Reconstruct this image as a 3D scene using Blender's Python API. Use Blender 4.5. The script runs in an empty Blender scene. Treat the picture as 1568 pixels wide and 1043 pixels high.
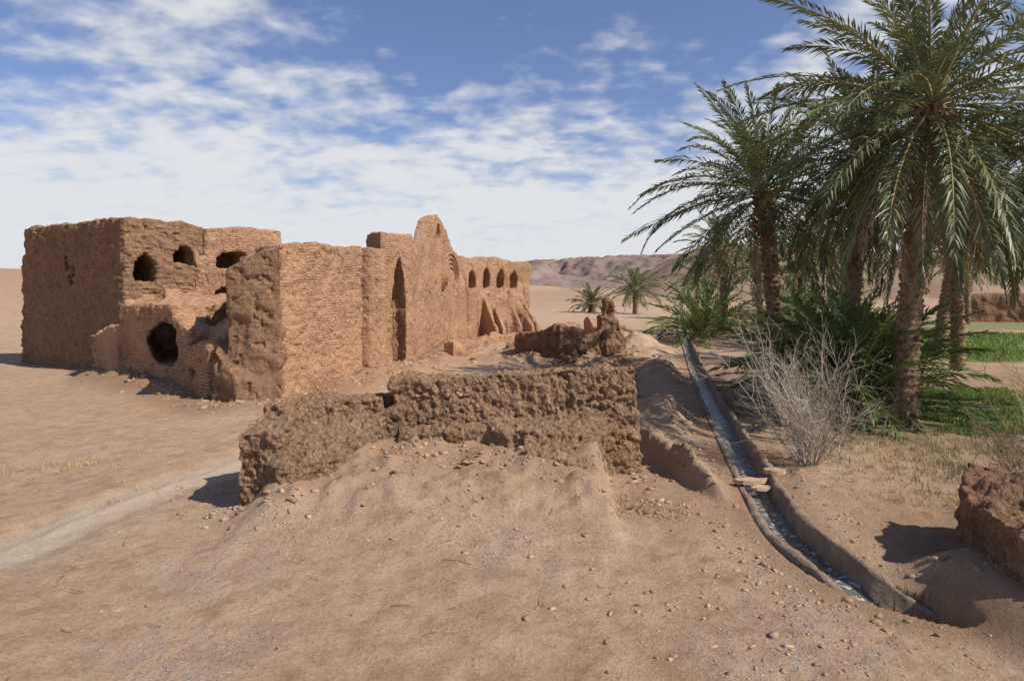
import bpy, bmesh, math, random
import numpy as np
from mathutils import Vector
random.seed(7); rng=np.random.default_rng(11)
scene=bpy.context.scene
col=scene.collection

# ------------------------------------------------------------------ noise
def _hash(ix,iy,iz):
    n=(ix.astype(np.uint32)*np.uint32(73856093))^(iy.astype(np.uint32)*np.uint32(19349663))^(iz.astype(np.uint32)*np.uint32(83492791))
    n^=n>>np.uint32(13); n*=np.uint32(0x5bd1e995); n^=n>>np.uint32(15); n*=np.uint32(0x27d4eb2d); n^=n>>np.uint32(14)
    return (n&np.uint32(0xffffff)).astype(np.float64)/float(0xffffff)
def vn(x,y,z):
    ix=np.floor(x).astype(np.int64); iy=np.floor(y).astype(np.int64); iz=np.floor(z).astype(np.int64)
    fx=x-ix; fy=y-iy; fz=z-iz
    ux=fx*fx*(3-2*fx); uy=fy*fy*(3-2*fy); uz=fz*fz*(3-2*fz)
    r=0
    for a in (0,1):
        wx=ux if a else 1-ux
        for b in (0,1):
            wy=uy if b else 1-uy
            for c in (0,1):
                wz=uz if c else 1-uz
                r=r+wx*wy*wz*_hash(ix+a,iy+b,iz+c)
    return r*2-1
def fbm(x,y,z,o=4,g=0.5):
    r=0;a=1.0;f=1.0;t=0
    for i in range(o):
        r=r+a*vn(x*f+17.3*i,y*f+5.1*i,z*f+9.7*i); t+=a; a*=g; f*=2.03
    return r/t
def ss(a,b,x):
    t=np.clip((x-a)/(b-a),0,1); return t*t*(3-2*t)

# ------------------------------------------------------------------ material helpers
def new_mat(name):
    m=bpy.data.materials.new(name); m.use_nodes=True
    nt=m.node_tree; b=nt.nodes['Principled BSDF']
    b.inputs['Roughness'].default_value=0.95
    b.inputs['Specular IOR Level'].default_value=0.1
    return m,nt,b
def N(nt,t,**k):
    n=nt.nodes.new(t)
    for a,v in k.items(): setattr(n,a,v)
    return n
def noise(nt,vec,scale,detail=5,rough=.55,dist=0):
    n=N(nt,'ShaderNodeTexNoise'); n.inputs['Scale'].default_value=scale; n.inputs['Detail'].default_value=detail
    n.inputs['Roughness'].default_value=rough; n.inputs['Distortion'].default_value=dist
    if vec: nt.links.new(vec,n.inputs['Vector'])
    return n
def mix(nt,fac,a,b,mode='MIX'):
    m=N(nt,'ShaderNodeMix',data_type='RGBA',blend_type=mode)
    for s,v in ((m.inputs[0],fac),(m.inputs[6],a),(m.inputs[7],b)):
        if isinstance(v,(int,float)): s.default_value=v
        elif isinstance(v,tuple): s.default_value=(*v,1)
        else: nt.links.new(v,s)
    return m.outputs[2]
def math_n(nt,op,a,b=None,clamp=False):
    m=N(nt,'ShaderNodeMath',operation=op,use_clamp=clamp)
    for i,v in enumerate((a,b)):
        if v is None: continue
        if isinstance(v,(int,float)): m.inputs[i].default_value=v
        else: nt.links.new(v,m.inputs[i])
    return m.outputs[0]
def maprange(nt,v,a,b,c=0,d=1,smooth=True):
    m=N(nt,'ShaderNodeMapRange')
    if smooth: m.interpolation_type='SMOOTHSTEP'
    nt.links.new(v,m.inputs[0])
    for i,x in zip((1,2,3,4),(a,b,c,d)): m.inputs[i].default_value=x
    return m.outputs[0]
def bump(nt,h,strength,dist,prev=None):
    b=N(nt,'ShaderNodeBump'); b.inputs['Strength'].default_value=strength; b.inputs['Distance'].default_value=dist
    nt.links.new(h,b.inputs['Height'])
    if prev: nt.links.new(prev,b.inputs['Normal'])
    return b.outputs['Normal']

def mud_mat(name,c1,c2,c3,brick=0.6,bs=1.0,rows=0.1,clod=9.0,bd=0.05,dark=.5):
    m,nt,b=new_mat(name)
    tc=N(nt,'ShaderNodeTexCoord').outputs['Object']
    n1=noise(nt,tc,0.55,6,.6); n2=noise(nt,tc,6,6,.65); n3=noise(nt,tc,30,4,.6)
    c=mix(nt,maprange(nt,n1.outputs[0],.35,.68),c1,c2)
    c=mix(nt,maprange(nt,n2.outputs[0],.45,.75),c,c3)
    c=mix(nt,maprange(nt,n3.outputs[0],.35,.75,.0,dark),c,tuple(x*.45 for x in c1))
    vo=N(nt,'ShaderNodeTexVoronoi'); vo.inputs['Scale'].default_value=clod
    wv=N(nt,'ShaderNodeVectorMath',operation='ADD'); nt.links.new(tc,wv.inputs[0])
    sc=N(nt,'ShaderNodeVectorMath',operation='SCALE'); nt.links.new(n2.outputs['Color'],sc.inputs[0]); sc.inputs['Scale'].default_value=.14
    nt.links.new(sc.outputs[0],wv.inputs[1]); nt.links.new(wv.outputs[0],vo.inputs['Vector'])
    inv0=math_n(nt,'SUBTRACT',1.0,vo.outputs['Distance'])
    nm=bump(nt,inv0,.7*bs,bd*.9)
    nm=bump(nt,n2.outputs[0],.8*bs,bd*1.8,nm)
    nm=bump(nt,n3.outputs[0],.9*bs,bd*.6,nm)
    if brick>0:
        at=N(nt,'ShaderNodeAttribute',attribute_name='buv')
        nb=noise(nt,tc,2.2,4,.6); add=N(nt,'ShaderNodeVectorMath',operation='ADD')
        s2=N(nt,'ShaderNodeVectorMath',operation='SCALE'); nt.links.new(nb.outputs['Color'],s2.inputs[0]); s2.inputs['Scale'].default_value=.18
        nt.links.new(at.outputs['Vector'],add.inputs[0]); nt.links.new(s2.outputs[0],add.inputs[1])
        br=N(nt,'ShaderNodeTexBrick'); nt.links.new(add.outputs[0],br.inputs['Vector'])
        br.inputs['Scale'].default_value=1; br.inputs['Brick Width'].default_value=.33; br.inputs['Row Height'].default_value=rows
        br.inputs['Mortar Size'].default_value=.013; br.inputs['Mortar Smooth'].default_value=.8
        br.inputs['Color1'].default_value=(1,1,1,1); br.inputs['Color2'].default_value=(.86,.86,.86,1); br.inputs['Mortar'].default_value=(.5,.48,.46,1)
        msk=math_n(nt,'MULTIPLY',maprange(nt,noise(nt,tc,.6,5).outputs[0],.40,.56,.15,1),maprange(nt,n2.outputs[0],.35,.6,1,.4))
        f=math_n(nt,'MULTIPLY',msk,brick)
        c=mix(nt,f,c,mix(nt,1.0,c,br.outputs['Color'],'MULTIPLY'))
        inv=math_n(nt,'SUBTRACT',1.0,br.outputs['Fac']); h=math_n(nt,'MULTIPLY',inv,f)
        nm=bump(nt,h,1.0,.045,nm)
    nt.links.new(c,b.inputs['Base Color']); nt.links.new(nm,b.inputs['Normal'])
    return m

M_lit=mud_mat('mud_brick',(.50,.29,.17),(.43,.245,.142),(.56,.36,.225),brick=.85,dark=.45)
M_tow=mud_mat('tower_mud',(.45,.26,.15),(.37,.21,.12),(.53,.335,.205),brick=.3,bs=1.3,clod=5.0,bd=.10,rows=.15,dark=.55)
M_wall=mud_mat('rough_mud',(.39,.24,.142),(.30,.18,.105),(.50,.33,.205),brick=0,bs=1.4,clod=11,bd=.05,dark=.65)
M_dark=mud_mat('brown_mud',(.32,.18,.105),(.24,.135,.077),(.39,.24,.148),brick=0,bs=1.2,clod=7,bd=.06)

# ------------------------------------------------------------------ mesh helpers
def empty(name,loc=(0,0,0)):
    e=bpy.data.objects.new(name,None); col.objects.link(e); e.location=loc; e.empty_display_size=.3; return e
def mesh_obj(name,v,f,mat,parent=None,smooth=False):
    me=bpy.data.meshes.new(name)
    v=np.asarray(v,dtype=np.float32)
    if isinstance(f,np.ndarray):
        k=f.shape[1]; me.vertices.add(len(v)); me.vertices.foreach_set('co',v.ravel())
        me.loops.add(f.size); me.polygons.add(len(f))
        me.loops.foreach_set('vertex_index',f.ravel().astype(np.int32))
        me.polygons.foreach_set('loop_start',np.arange(0,f.size,k,dtype=np.int32))
        me.update(calc_edges=True); me.validate()
    else:
        me.from_pydata([tuple(p) for p in v.tolist()],[],f)
    if smooth: me.polygons.foreach_set('use_smooth',[True]*len(me.polygons))
    o=bpy.data.objects.new(name,me); col.objects.link(o)
    if mat: me.materials.append(mat)
    if parent: o.parent=parent
    return o
def prism(bm,pts,hs,z0=-.6,batter=0.0,ctr=None):
    n=len(pts); cx=sum(p[0] for p in pts)/n; cy=sum(p[1] for p in pts)/n
    bot=[bm.verts.new((cx+(p[0]-cx)*(1+batter),cy+(p[1]-cy)*(1+batter),z0)) for p in pts]
    top=[bm.verts.new((p[0],p[1],h)) for p,h in zip(pts,hs)]
    ct=bm.verts.new((cx,cy,ctr if ctr is not None else sum(hs)/n)); fs=[bm.faces.new(bot[::-1])]
    for i in range(n):
        j=(i+1)%n
        fs.append(bm.faces.new((bot[i],bot[j],top[j],top[i]))); fs.append(bm.faces.new((top[i],top[j],ct)))
    bmesh.ops.recalc_face_normals(bm,faces=fs)
def wallseg(bm,path,th,hs,z0=-.6,batter=0.05):
    for i in range(len(path)-1):
        a=Vector(path[i]); b=Vector(path[i+1]); d=(b-a).normalized(); n=Vector((-d.y,d.x))
        a2=a-d*th*.35; b2=b+d*th*.35
        k=max(1,int((b2-a2).length/1.0))
        for q in range(k):
            p=a2.lerp(b2,q/k)-d*.02; r=a2.lerp(b2,(q+1)/k)+d*.02
            h0=hs[i]+(hs[i+1]-hs[i])*q/k; h1=hs[i]+(hs[i+1]-hs[i])*(q+1)/k
            pts=[p-n*th/2,r-n*th/2,r+n*th/2,p+n*th/2]
            prism(bm,[(v.x,v.y) for v in pts],[h0,h1,h1,h0],z0)
def cutter(bm,cx,cy,nx,ny,z,w,h,depth,kind='arch',out=.8):
    l=math.hypot(nx,ny); nx/=l; ny/=l; tx,ty=-ny,nx
    if kind=='arch': pr=[(-w/2,0),(w/2,0),(w/2,h*.58),(w*.3,h*.84),(0,h),(-w*.3,h*.84),(-w/2,h*.58)]
    elif kind=='round': pr=[(w/2*math.cos(a)*(1+.12*math.sin(3*a)),h/2+h/2*math.sin(a)) for a in [i*math.pi/5 for i in range(10)]]
    else: pr=[(-w/2,0),(w/2,0),(w/2,h*.85),(w*.2,h),(-w*.3,h*.93),(-w/2,h*.7)]
    A=[bm.verts.new((cx+tx*u+nx*out,cy+ty*u+ny*out,z+v)) for u,v in pr]
    B=[bm.verts.new((cx+tx*u-nx*depth,cy+ty*u-ny*depth,z+v)) for u,v in pr]
    fs=[bm.faces.new(A),bm.faces.new(B[::-1])]
    for i in range(len(pr)):
        j=(i+1)%len(pr); fs.append(bm.faces.new((A[i],B[i],B[j],A[j])))
    bmesh.ops.recalc_face_normals(bm,faces=fs)
def solid(name,build,cut,voxel,mat,amps,crest=0.15,parent=None):
    bm=bmesh.new(); build(bm); me=bpy.data.meshes.new(name+'_t'); bm.to_mesh(me); bm.free()
    o=bpy.data.objects.new(name+'_t',me); col.objects.link(o); tmp=[o]
    if cut:
        bm=bmesh.new(); cut(bm); mc=bpy.data.meshes.new('c'); bm.to_mesh(mc); bm.free()
        oc=bpy.data.objects.new('c',mc); col.objects.link(oc); tmp.append(oc)
        r0=o.modifiers.new('r0','REMESH'); r0.mode='VOXEL'; r0.voxel_size=voxel*1.0
        bo=o.modifiers.new('b','BOOLEAN'); bo.object=oc; bo.operation='DIFFERENCE'; bo.solver='EXACT'; bo.use_self=False
    r=o.modifiers.new('r','REMESH'); r.mode='VOXEL'; r.voxel_size=voxel
    dg=bpy.context.evaluated_depsgraph_get(); dg.update()
    nm=bpy.data.meshes.new_from_object(o.evaluated_get(dg))
    for t in tmp: bpy.data.objects.remove(t)
    n=len(nm.vertices); co=np.empty(n*3); nm.vertices.foreach_get('co',co); co=co.reshape(-1,3)
    no=np.empty(n*3); nm.vertex_normals.foreach_get('vector',no); no=no.reshape(-1,3)
    ang=np.round(np.arctan2(no[:,1],no[:,0])/(math.pi/18))*(math.pi/18)
    c0=co.mean(0)
    u=-np.sin(ang)*(co[:,0]-c0[0])+np.cos(ang)*(co[:,1]-c0[1])
    buv=np.stack([u,co[:,2],np.zeros(n)],1)
    d=np.zeros(n)
    for s,a,kind in amps:
        q=co/s+3.7
        if kind=='f': d+=a*fbm(q[:,0],q[:,1],q[:,2],4)
        elif kind=='p': d-=a*np.clip(fbm(q[:,0],q[:,1],q[:,2],3)*2.2-.35,0,1)
        elif kind=='c': d+=a*vn(q[:,0]*.6,q[:,1]*.6,q[:,2]*2.2)
        elif kind=='r':
            d-=a*np.clip(1-np.abs(vn(q[:,0]+.15*vn(q[:,0],q[:,1],q[:,2]*2),q[:,1],q[:,2]*.18))*7,0,1)
    co2=co+no*d[:,None]
    zt=co[:,2].max()
    wgt=ss(.45*zt,.95*zt,co[:,2])
    co2[:,2]+=wgt*crest*fbm(co[:,0]/1.3,co[:,1]/1.3,co[:,2]*0+2.2,4)*1.6
    nm.vertices.foreach_set('co',co2.ravel().astype(np.float32))
    at=nm.attributes.new('buv','FLOAT_VECTOR','POINT'); at.data.foreach_set('vector',buv.ravel().astype(np.float32))
    nm.polygons.foreach_set('use_smooth',[False]*len(nm.polygons)); nm.update()
    nm.materials.clear(); nm.materials.append(mat); nm.name=name
    ob=bpy.data.objects.new(name,nm); col.objects.link(ob)
    if parent: ob.parent=parent
    return ob

# ------------------------------------------------------------------ canal path and ground height
cp=[(30,128),(22,90),(13.4,53.7),(9.9,38),(7.85,28.9),(6.15,20.9),(5.1,15.7),(4.47,12.5),(4.1,10.5),(4.0,9.3),(4.15,8.4),(4.5,7.85),(5.0,7.5),(5.6,7.3)]
def catmull(P,k=10):
    out=[]; P=[np.array(p,float) for p in P]; P=[2*P[0]-P[1]]+P+[2*P[-1]-P[-2]]
    for i in range(1,len(P)-2):
        for j in range(k):
            t=j/k; a,b,c,d=P[i-1:i+3]
            out.append(.5*((2*b)+(-a+c)*t+(2*a-5*b+4*c-d)*t*t+(-a+3*b-3*c+d)*t**3))
    out.append(P[-2]); return np.array(out)
CP=catmull(cp)
def dist_poly(x,y,P):
    best=np.full(x.shape,1e9)
    for i in range(len(P)-1):
        ax,ay=P[i]; bx,by=P[i+1]; dx,dy=bx-ax,by-ay; L=dx*dx+dy*dy
        t=np.clip(((x-ax)*dx+(y-ay)*dy)/L,0,1)
        best=np.minimum(best,np.hypot(x-ax-t*dx,y-ay-t*dy))
    return best
PATH=catmull([(-14,3),(-7.8,8.2),(-6.6,11),(-5.4,15),(-4.2,19),(-2.8,24),(-1,30)],8)
FB=np.array([(-16,27),(-12,24),(-8.6,20.3),(-6.9,21.2),(-5.3,28),(-4,31),(-3,42),(1.5,49)],float)
def moundf(x,y):
    z0=np.zeros_like(x)
    f=ss(8.9,12.7,y+.25*fbm(x/1.1,y/1.1,z0,3))*ss(14.6,13.6,y)
    return f*ss(-4.5,-3.7,x)*ss(1.66,1.36,x+.2*fbm(x*2.4,y*2.4,z0,3)-.16*ss(11,12.5,y))
def gh(x,y,trench=True):
    x=np.asarray(x,float); y=np.asarray(y,float); z0=np.zeros_like(x)
    dc=dist_poly(x,y,CP)
    nearc=ss(.36,1.3,dc)
    h=.10*fbm(x/3.1,y/3.1,z0,3)+.035*fbm(x/.7,y/.7,z0+3,3)
    h=h+.5*ss(40,200,y)*fbm(x/30,y/30,z0,4)
    nn=ss(30,16,np.hypot(x,y)); rough=fbm(x/.2,y/.2,z0+8,4,.6); h=h+nn*.030*rough
    clod=np.clip(fbm(x/.30,y/.30,z0+12,3)-.12,0,1)*np.clip(fbm(x/2.5,y/2.5,z0+30,2)+.35,0,1)
    h=h+ss(40,20,y)*.13*clod*ss(-6.0,-4.0,x)
    # worn double track along the path
    dp_=dist_poly(x,y,PATH); h=h-.05*ss(.45,.1,np.abs(dp_-.35))*ss(30,20,y)
    f=moundf(x,y); lump=np.clip(fbm(x/.26,y/.26,z0+1,3)+.05,0,1)
    h=h+f*.78*(1+.16*fbm(x/.5,y/.5,z0+1,4))+ss(.1,.6,f)*.18*lump
    cx=2.95+(14.2-y)*.24
    lr=x-cx+.22*fbm(x*1.3,y*1.3,z0,4)
    side=np.where(lr<0,ss(-.25,.05,lr),1-ss(.0,1.1,lr))
    h=h+.5*side*ss(10.3,12.2,y)*ss(16.5,14.6,y)*(1+.6*fbm(x/.4,y/.4,z0+6,4))
    bl=np.exp(-((x-4.2)/.9)**2-((y-19)/1.6)**2)*.5+.6*np.exp(-((x-6.0)/1.1)**2-((y-27.5)/2.2)**2)+.5*np.exp(-((x-2.2)/1.6)**2-((y-24)/2.5)**2)
    h=h+bl*(1+.8*fbm(x/.7,y/.7,z0+6,4))
    h=h+.45*ss(4.5,2,np.hypot((x-3.2)/1.2,y-33))*(1+.9*fbm(x/.9,y/.9,z0+16,4))
    h=h+.9*np.exp(-((x-7.2)/1.5)**2-((y-41)/4)**2)*(1+.8*fbm(x/.9,y/.9,z0+26,4))
    db=dist_poly(x,y,FB); h=h+(.14+.28*ss(23,28,y)+.2*ss(-10,-13,x))*ss(1.6,0,db)*(1+.6*fbm(x/.8,y/.8,z0+4,4))
    h=h+.5*np.exp(-((x+.5)/4)**2-((y-38)/4)**2)
    h=h+6.2*ss(30,75,-x+(y-50)*.1)*ss(25,60,y)
    h=h*(nearc*.98+.02)
    h=h+.38*ss(4.7,5.5,x)*ss(9.2,8.4,y)*ss(.3,.9,dc+ss(4.6,5.2,x))
    if trench:
        h=h-ss(.33,.25,dc)*.8*ss(5.0,4.7,x+(y>9)*-9)
    return h
xf=np.arange(-9.5,9.5,.06)
g=[9.5]; s=.07
while g[-1]<4200: s*=1.045; g.append(g[-1]+s)
g=np.array(g[1:]); xs=np.concatenate([-g[::-1],xf,g])
ys=[-60,-25,-10,-2,2.0,4.0,4.6]
while ys[-1]<4500: ys.append(ys[-1]+max(.05,.0072*ys[-1]))
ys=np.array(ys)
X,Y=np.meshgrid(xs,ys); Z=gh(X.ravel(),Y.ravel())
nx_,ny_=len(xs),len(ys)
idx=np.arange(nx_*ny_).reshape(ny_,nx_)
F=np.stack([idx[:-1,:-1],idx[:-1,1:],idx[1:,1:],idx[1:,:-1]],-1).reshape(-1,4)
V=np.stack([X.ravel(),Y.ravel(),Z],1)

mg,nt,b=new_mat('ground_earth')
tc=N(nt,'ShaderNodeTexCoord').outputs['Object']
n1=noise(nt,tc,.35,6,.6); n2=noise(nt,tc,2.3,8,.68); n3=noise(nt,tc,18,7,.72); n4=noise(nt,tc,90,3,.6)
c=mix(nt,maprange(nt,n1.outputs[0],.36,.64),(.45,.285,.175),(.51,.345,.225))
c=mix(nt,maprange(nt,n2.outputs[0],.42,.7),c,(.54,.38,.255))
c=mix(nt,maprange(nt,n2.outputs[0],.5,.34,0,.6),c,(.35,.21,.13))
c=mix(nt,maprange(nt,n3.outputs[0],.50,.68,0,.65),c,(.26,.16,.10))
c=mix(nt,maprange(nt,n4.outputs[0],.55,.7,0,.5),c,(.60,.47,.35))
at=N(nt,'ShaderNodeAttribute',attribute_name='mask'); sp=N(nt,'ShaderNodeSeparateColor'); nt.links.new(at.outputs['Color'],sp.inputs[0])
c=mix(nt,math_n(nt,'MULTIPLY',sp.outputs[0],.75),c,(.58,.46,.34))
c=mix(nt,math_n(nt,'MULTIPLY',sp.outputs[1],maprange(nt,n3.outputs[0],.3,.6,.55,1)),c,(.11,.17,.035))
c=mix(nt,math_n(nt,'MULTIPLY',sp.outputs[2],maprange(nt,n2.outputs[0],.35,.6,.35,1)),c,(.33,.19,.11))
nm=bump(nt,n2.outputs[0],.6,.12); nm=bump(nt,n3.outputs[0],.9,.055,nm)
for scl,thr,lo in ((16,.24,.66),(38,.30,.5)):
    vo=N(nt,'ShaderNodeTexVoronoi'); vo.inputs['Scale'].default_value=scl; nt.links.new(tc,vo.inputs['Vector'])
    sc_=N(nt,'ShaderNodeSeparateColor'); nt.links.new(vo.outputs['Color'],sc_.inputs[0])
    pm=math_n(nt,'MULTIPLY',maprange(nt,vo.outputs['Distance'],thr-.08,thr,1,0),math_n(nt,'GREATER_THAN',sc_.outputs[0],lo))
    pc=mix(nt,sc_.outputs[1],(.27,.17,.11),(.62,.50,.39))
    c=mix(nt,math_n(nt,'MULTIPLY',pm,.65),c,pc); nm=bump(nt,pm,.5,.3/scl,nm)
nm=bump(nt,n4.outputs[0],.6,.010,nm)
nt.links.new(c,b.inputs['Base Color']); nt.links.new(nm,b.inputs['Normal'])
ground=mesh_obj('ground',V,F,mg,smooth=True)
xr,yr=X.ravel(),Y.ravel()
dp=dist_poly(xr,yr,PATH)
mp=ss(.8,.25,dp+.25*fbm(xr/.8,yr/.8,yr*0,3))
mp=np.maximum(mp,ss(56,75,yr)*ss(60,30,np.abs(xr-15))*.25*ss(150,100,yr))
def rect(x0,x1,y0,y1,e=.4):
    return ss(x0-e,x0+e,xr)*ss(x1+e,x1-e,xr)*ss(y0-e,y0+e,yr)*ss(y1+e,y1-e,yr)
mgreen=np.maximum(rect(10.9,30,16.6,19.8),np.maximum(rect(12.8,34,20.8,24.2),rect(21,60,33,52)))
mgreen=np.maximum(mgreen,rect(14,60,57,72,1.5)*.7)
mgreen=np.maximum(mgreen,ss(6.5,9,xr-(yr-14)*.2)*ss(14,16,yr)*ss(60,30,yr)*ss(-.05,.4,fbm(xr/1.6,yr/1.6,xr*0+9,4))*.5)
mred=ss(1.9,.6,dist_poly(xr,yr,FB))
mred=np.maximum(mred,ss(25,60,-xr)*ss(20,40,yr)*.6)
mred=np.maximum(mred,ss(1.1,.4,dist_poly(xr,yr,CP)+.3*fbm(xr/.5,yr/.5,xr*0,3))*ss(60,30,yr)*.9)
mred=np.maximum(mred,ss(4.6,6,xr)*ss(13,9.5,yr)*.9); mred=np.maximum(mred,ss(4.5,2.5,np.hypot(xr-3.2,yr-33))*.9)
mred=np.maximum(mred,ss(5,9,xr)*ss(13,16,yr)*ss(34,26,yr)*.4)
mred=np.maximum(mred,ss(.2,.9,moundf(xr,yr))*.6); mred=np.maximum(mred,ss(1.6,2.4,xr)*ss(4.4,3.2,xr)*ss(9.5,11,yr)*ss(18,15,yr)*.5)
mred=np.maximum(mred,ss(90,200,yr)*.45*(1+fbm(xr/40,yr/40,xr*0,3)))
ca=ground.data.attributes.new('mask','FLOAT_COLOR','POINT')
ca.data.foreach_set('color',np.stack([mp,mgreen,mred,np.ones_like(mp)],1).ravel().astype(np.float32))

# ------------------------------------------------------------------ hills
def hill_obj(name,x0,x1,y0,y1,nx,ny,fn,mat):
    X,Y=np.meshgrid(np.linspace(x0,x1,nx),np.linspace(y0,y1,ny)); x,y=X.ravel(),Y.ravel(); z=fn(x,y)
    idx=np.arange(nx*ny).reshape(ny,nx); F=np.stack([idx[:-1,:-1],idx[:-1,1:],idx[1:,1:],idx[1:,:-1]],-1).reshape(-1,4)
    return mesh_obj(name,np.stack([x,y,z],1),F,mat,smooth=True)
def hmat(name,a,bb,s,d):
    m,nt,b=new_mat(name); tc=N(nt,'ShaderNodeTexCoord').outputs['Object']
    n=noise(nt,tc,s,8,.65); nt.links.new(mix(nt,maprange(nt,n.outputs[0],.35,.65),a,bb),b.inputs['Base Color'])
    nt.links.new(bump(nt,n.outputs[0],.8,d),b.inputs['Normal']); return m
def f1(x,y):
    r=1-np.abs(fbm(x/60,y/60,x*0,4))*1.8
    e=np.sin(np.pi*np.clip((y-190)/330,0,1))
    return -2+e*ss(42,100,x+(330-y)*.1)*(24+6*fbm(x/80,y/80,x*0+3,3))*(.7+.4*r)
hill_obj('desert_hills',30,620,190,520,280,120,f1,hmat('hill_earth',(.37,.25,.165),(.25,.16,.108),.06,3))
def f2(x,y):
    r=1-np.abs(fbm(x/230,y/230,x*0+5,6,.58))*2.2
    e=np.sin(np.pi*np.clip((y-1900)/900,0,1))**.8
    return -8+e*(46+70*r+36*fbm(x/500,y/500,x*0,3))
hill_obj('distant_mountains',-1500,3200,1900,2800,560,130,f2,hmat('mountain_rock',(.225,.16,.135),(.30,.215,.18),.008,25))

# ------------------------------------------------------------------ building
BLD=empty('ruined_mudbrick_building',(-10,28,0))
def lerp2(a,b,t): return (a[0]+(b[0]-a[0])*t,a[1]+(b[1]-a[1])*t)
A1,A2,A3,A4=(-23.4,32.7),(-15.9,27.9),(-11.1,33.7),(-18.6,38.5)
def par(o):
    o.location=Vector((10,-28,0)); return o
nA=(.77,-.64)
def bA(bm):
    m=lerp2(A2,A3,.44); m4=lerp2(A1,A4,.44)
    prism(bm,[A1,A2,m,m4],[6.45,6.5,6.35,6.3],batter=.05)
def cA(bm):
    for t,z,w,h,k in ((.115,3.75,.95,1.3,'arch'),(.325,4.55,.9,.9,'arch')):
        p=lerp2(A2,A3,t); cutter(bm,p[0],p[1],*nA,z,w,h,2.4,k)
    n=(-.54,-.84)
    for t,z,w,h in ((.46,4.3,.32,.75),(.53,4.1,.28,.5),(.50,3.75,.4,.4)):
        p=lerp2(A1,A2,t); cutter(bm,p[0],p[1],*n,z,w,h,.7,'round')
AM=((.9,.11,'f'),(.28,.06,'f'),(.16,.05,'p'),(3,.12,'f'),(.7,.07,'r'))
par(solid('corner_tower',bA,cA,.08,M_tow,((1.1,.10,'f'),(.26,.10,'f'),(.16,.05,'c'),(.2,.09,'p'),(3,.10,'f'),(.9,.06,'r')),.06,BLD))
def bA2(bm):
    o=(-.28,.22)
    a=lerp2(A2,A3,.48); b_=lerp2(A2,A3,1.0)
    a=(a[0]+o[0],a[1]+o[1]); b_=(b_[0]+o[0],b_[1]+o[1])
    prism(bm,[a,b_,(b_[0]-5,b_[1]+3.5),(a[0]-5,a[1]+3.5)],[6.3,6.5,6.4,6.3],batter=.02)
def cA2(bm):
    for t,z,w,h,k in ((.64,4.45,1.6,.8,'b'),(.90,4.7,.8,.65,'arch')):
        p=lerp2(A2,A3,t); cutter(bm,p[0]-.2,p[1]+.2,*nA,z,w,h,2.0,k)
    p=lerp2(A2,A3,.62); cutter(bm,p[0]-.2,p[1]+.2,*nA,2.6,1.4,1.0,.5,'round')
par(solid('upper_storey',bA2,cA2,.08,M_lit,AM,.10,BLD))
def bcol(bm):
    for t0,t1,h0,h1,off in ((0.0,.22,3.3,3.5,.3),(.2,.5,3.8,3.2,.6),(.48,.8,3.1,3.4,.6),(.38,.47,5.4,5.0,.25),(.02,.10,2.4,2.6,1.0),(.62,.74,4.2,4.0,.4)):
        a=lerp2(A2,A3,t0); b_=lerp2(A2,A3,t1)
        prism(bm,[a,(a[0]+.77*off,a[1]-.64*off),(b_[0]+.77*off,b_[1]-.64*off),b_],[h0,h0-.7,h1-.7,h1],batter=.1)
    wallseg(bm,[(-16.3,27.6),(-14.9,26.5)],1.1,[1.7,2.2])
    wallseg(bm,[(-14.4,26.3),(-12.0,24.7),(-10.8,23.6)],1.0,[2.9,3.0,2.1])
    prism(bm,[(-14.6,26.7),(-11.4,24.6),(-11.6,29.6),(-14.4,30.4)],[2.9,3.0,3.2,3.3])  # solid mass added behind the wall to block sun from its opening
    wallseg(bm,[(-10.6,23.3),(-9.4,21.9)],1.0,[1.5,1.9])
    prism(bm,[(-17,28),(-14.9,25.9),(-14.0,26.4),(-15.6,28.8)],[1.8,.9,1.9,2.4],batter=.15)
    prism(bm,[(-10.9,24.2),(-10.4,22.9),(-9.5,21.6),(-8.8,21.9),(-9.5,24.5)],[2.0,1.2,1.4,2.6,3.0],batter=.1)
def ccol(bm): cutter(bm,-12.55,24.9,.40,-.92,.75,1.45,1.6,4.0,'round',1.4); cutter(bm,-10.3,22.7,-.7,-.7,.5,.5,.5,.5,'round')
par(solid('collapsed_wall',bcol,ccol,.08,M_lit,((1.0,.22,'f'),(.4,.14,'f'),(.2,.09,'p')),.45,BLD))
B2,B3=(-7.25,21.3),(-6.0,27.3)
def bB(bm):
    prism(bm,[(-7.9,21.5),B2,B3,(-9,30.5),(-10.7,30.5),(-9.2,24.5)],[4.9,4.95,5.2,5.2,5.2,4.95],batter=.02)
par(solid('front_block',bB,None,.075,M_lit,((1.2,.12,'f'),(.3,.045,'f'),(.18,.06,'p'),(.22,.03,'c'),(.8,.05,'r')),.12,BLD))
def bB1(bm):
    prism(bm,[(-8.75,21.0),(-8.0,21.0),(-7.2,21.2),(-7.25,23.5),(-9.3,23.4)],[4.1,4.6,4.85,4.9,4.6],batter=.06)
    prism(bm,[(-9.1,20.9),(-8.3,20.5),(-7.4,20.9),(-7.4,21.6),(-9.2,22.6)],[1.6,.9,.5,1.0,2.6],batter=.15)
par(solid('broken_wall_end',bB1,None,.07,M_tow,((1.0,.14,'f'),(.3,.10,'f'),(.2,.12,'p')),.2,BLD))
def bC(bm):
    cx,cy,r,h=-5.98,28.2,.78,5.15
    prism(bm,[(cx+r*math.cos(i*math.pi/5),cy+r*math.sin(i*math.pi/5)) for i in range(10)],[h]*10,batter=.12)
    prism(bm,[(-5.6,29.0),(-4.5,31.0),(-5.4,33.4),(-6.5,30.4)],[5.95,6.0,5.9,5.9],batter=.02)
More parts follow.
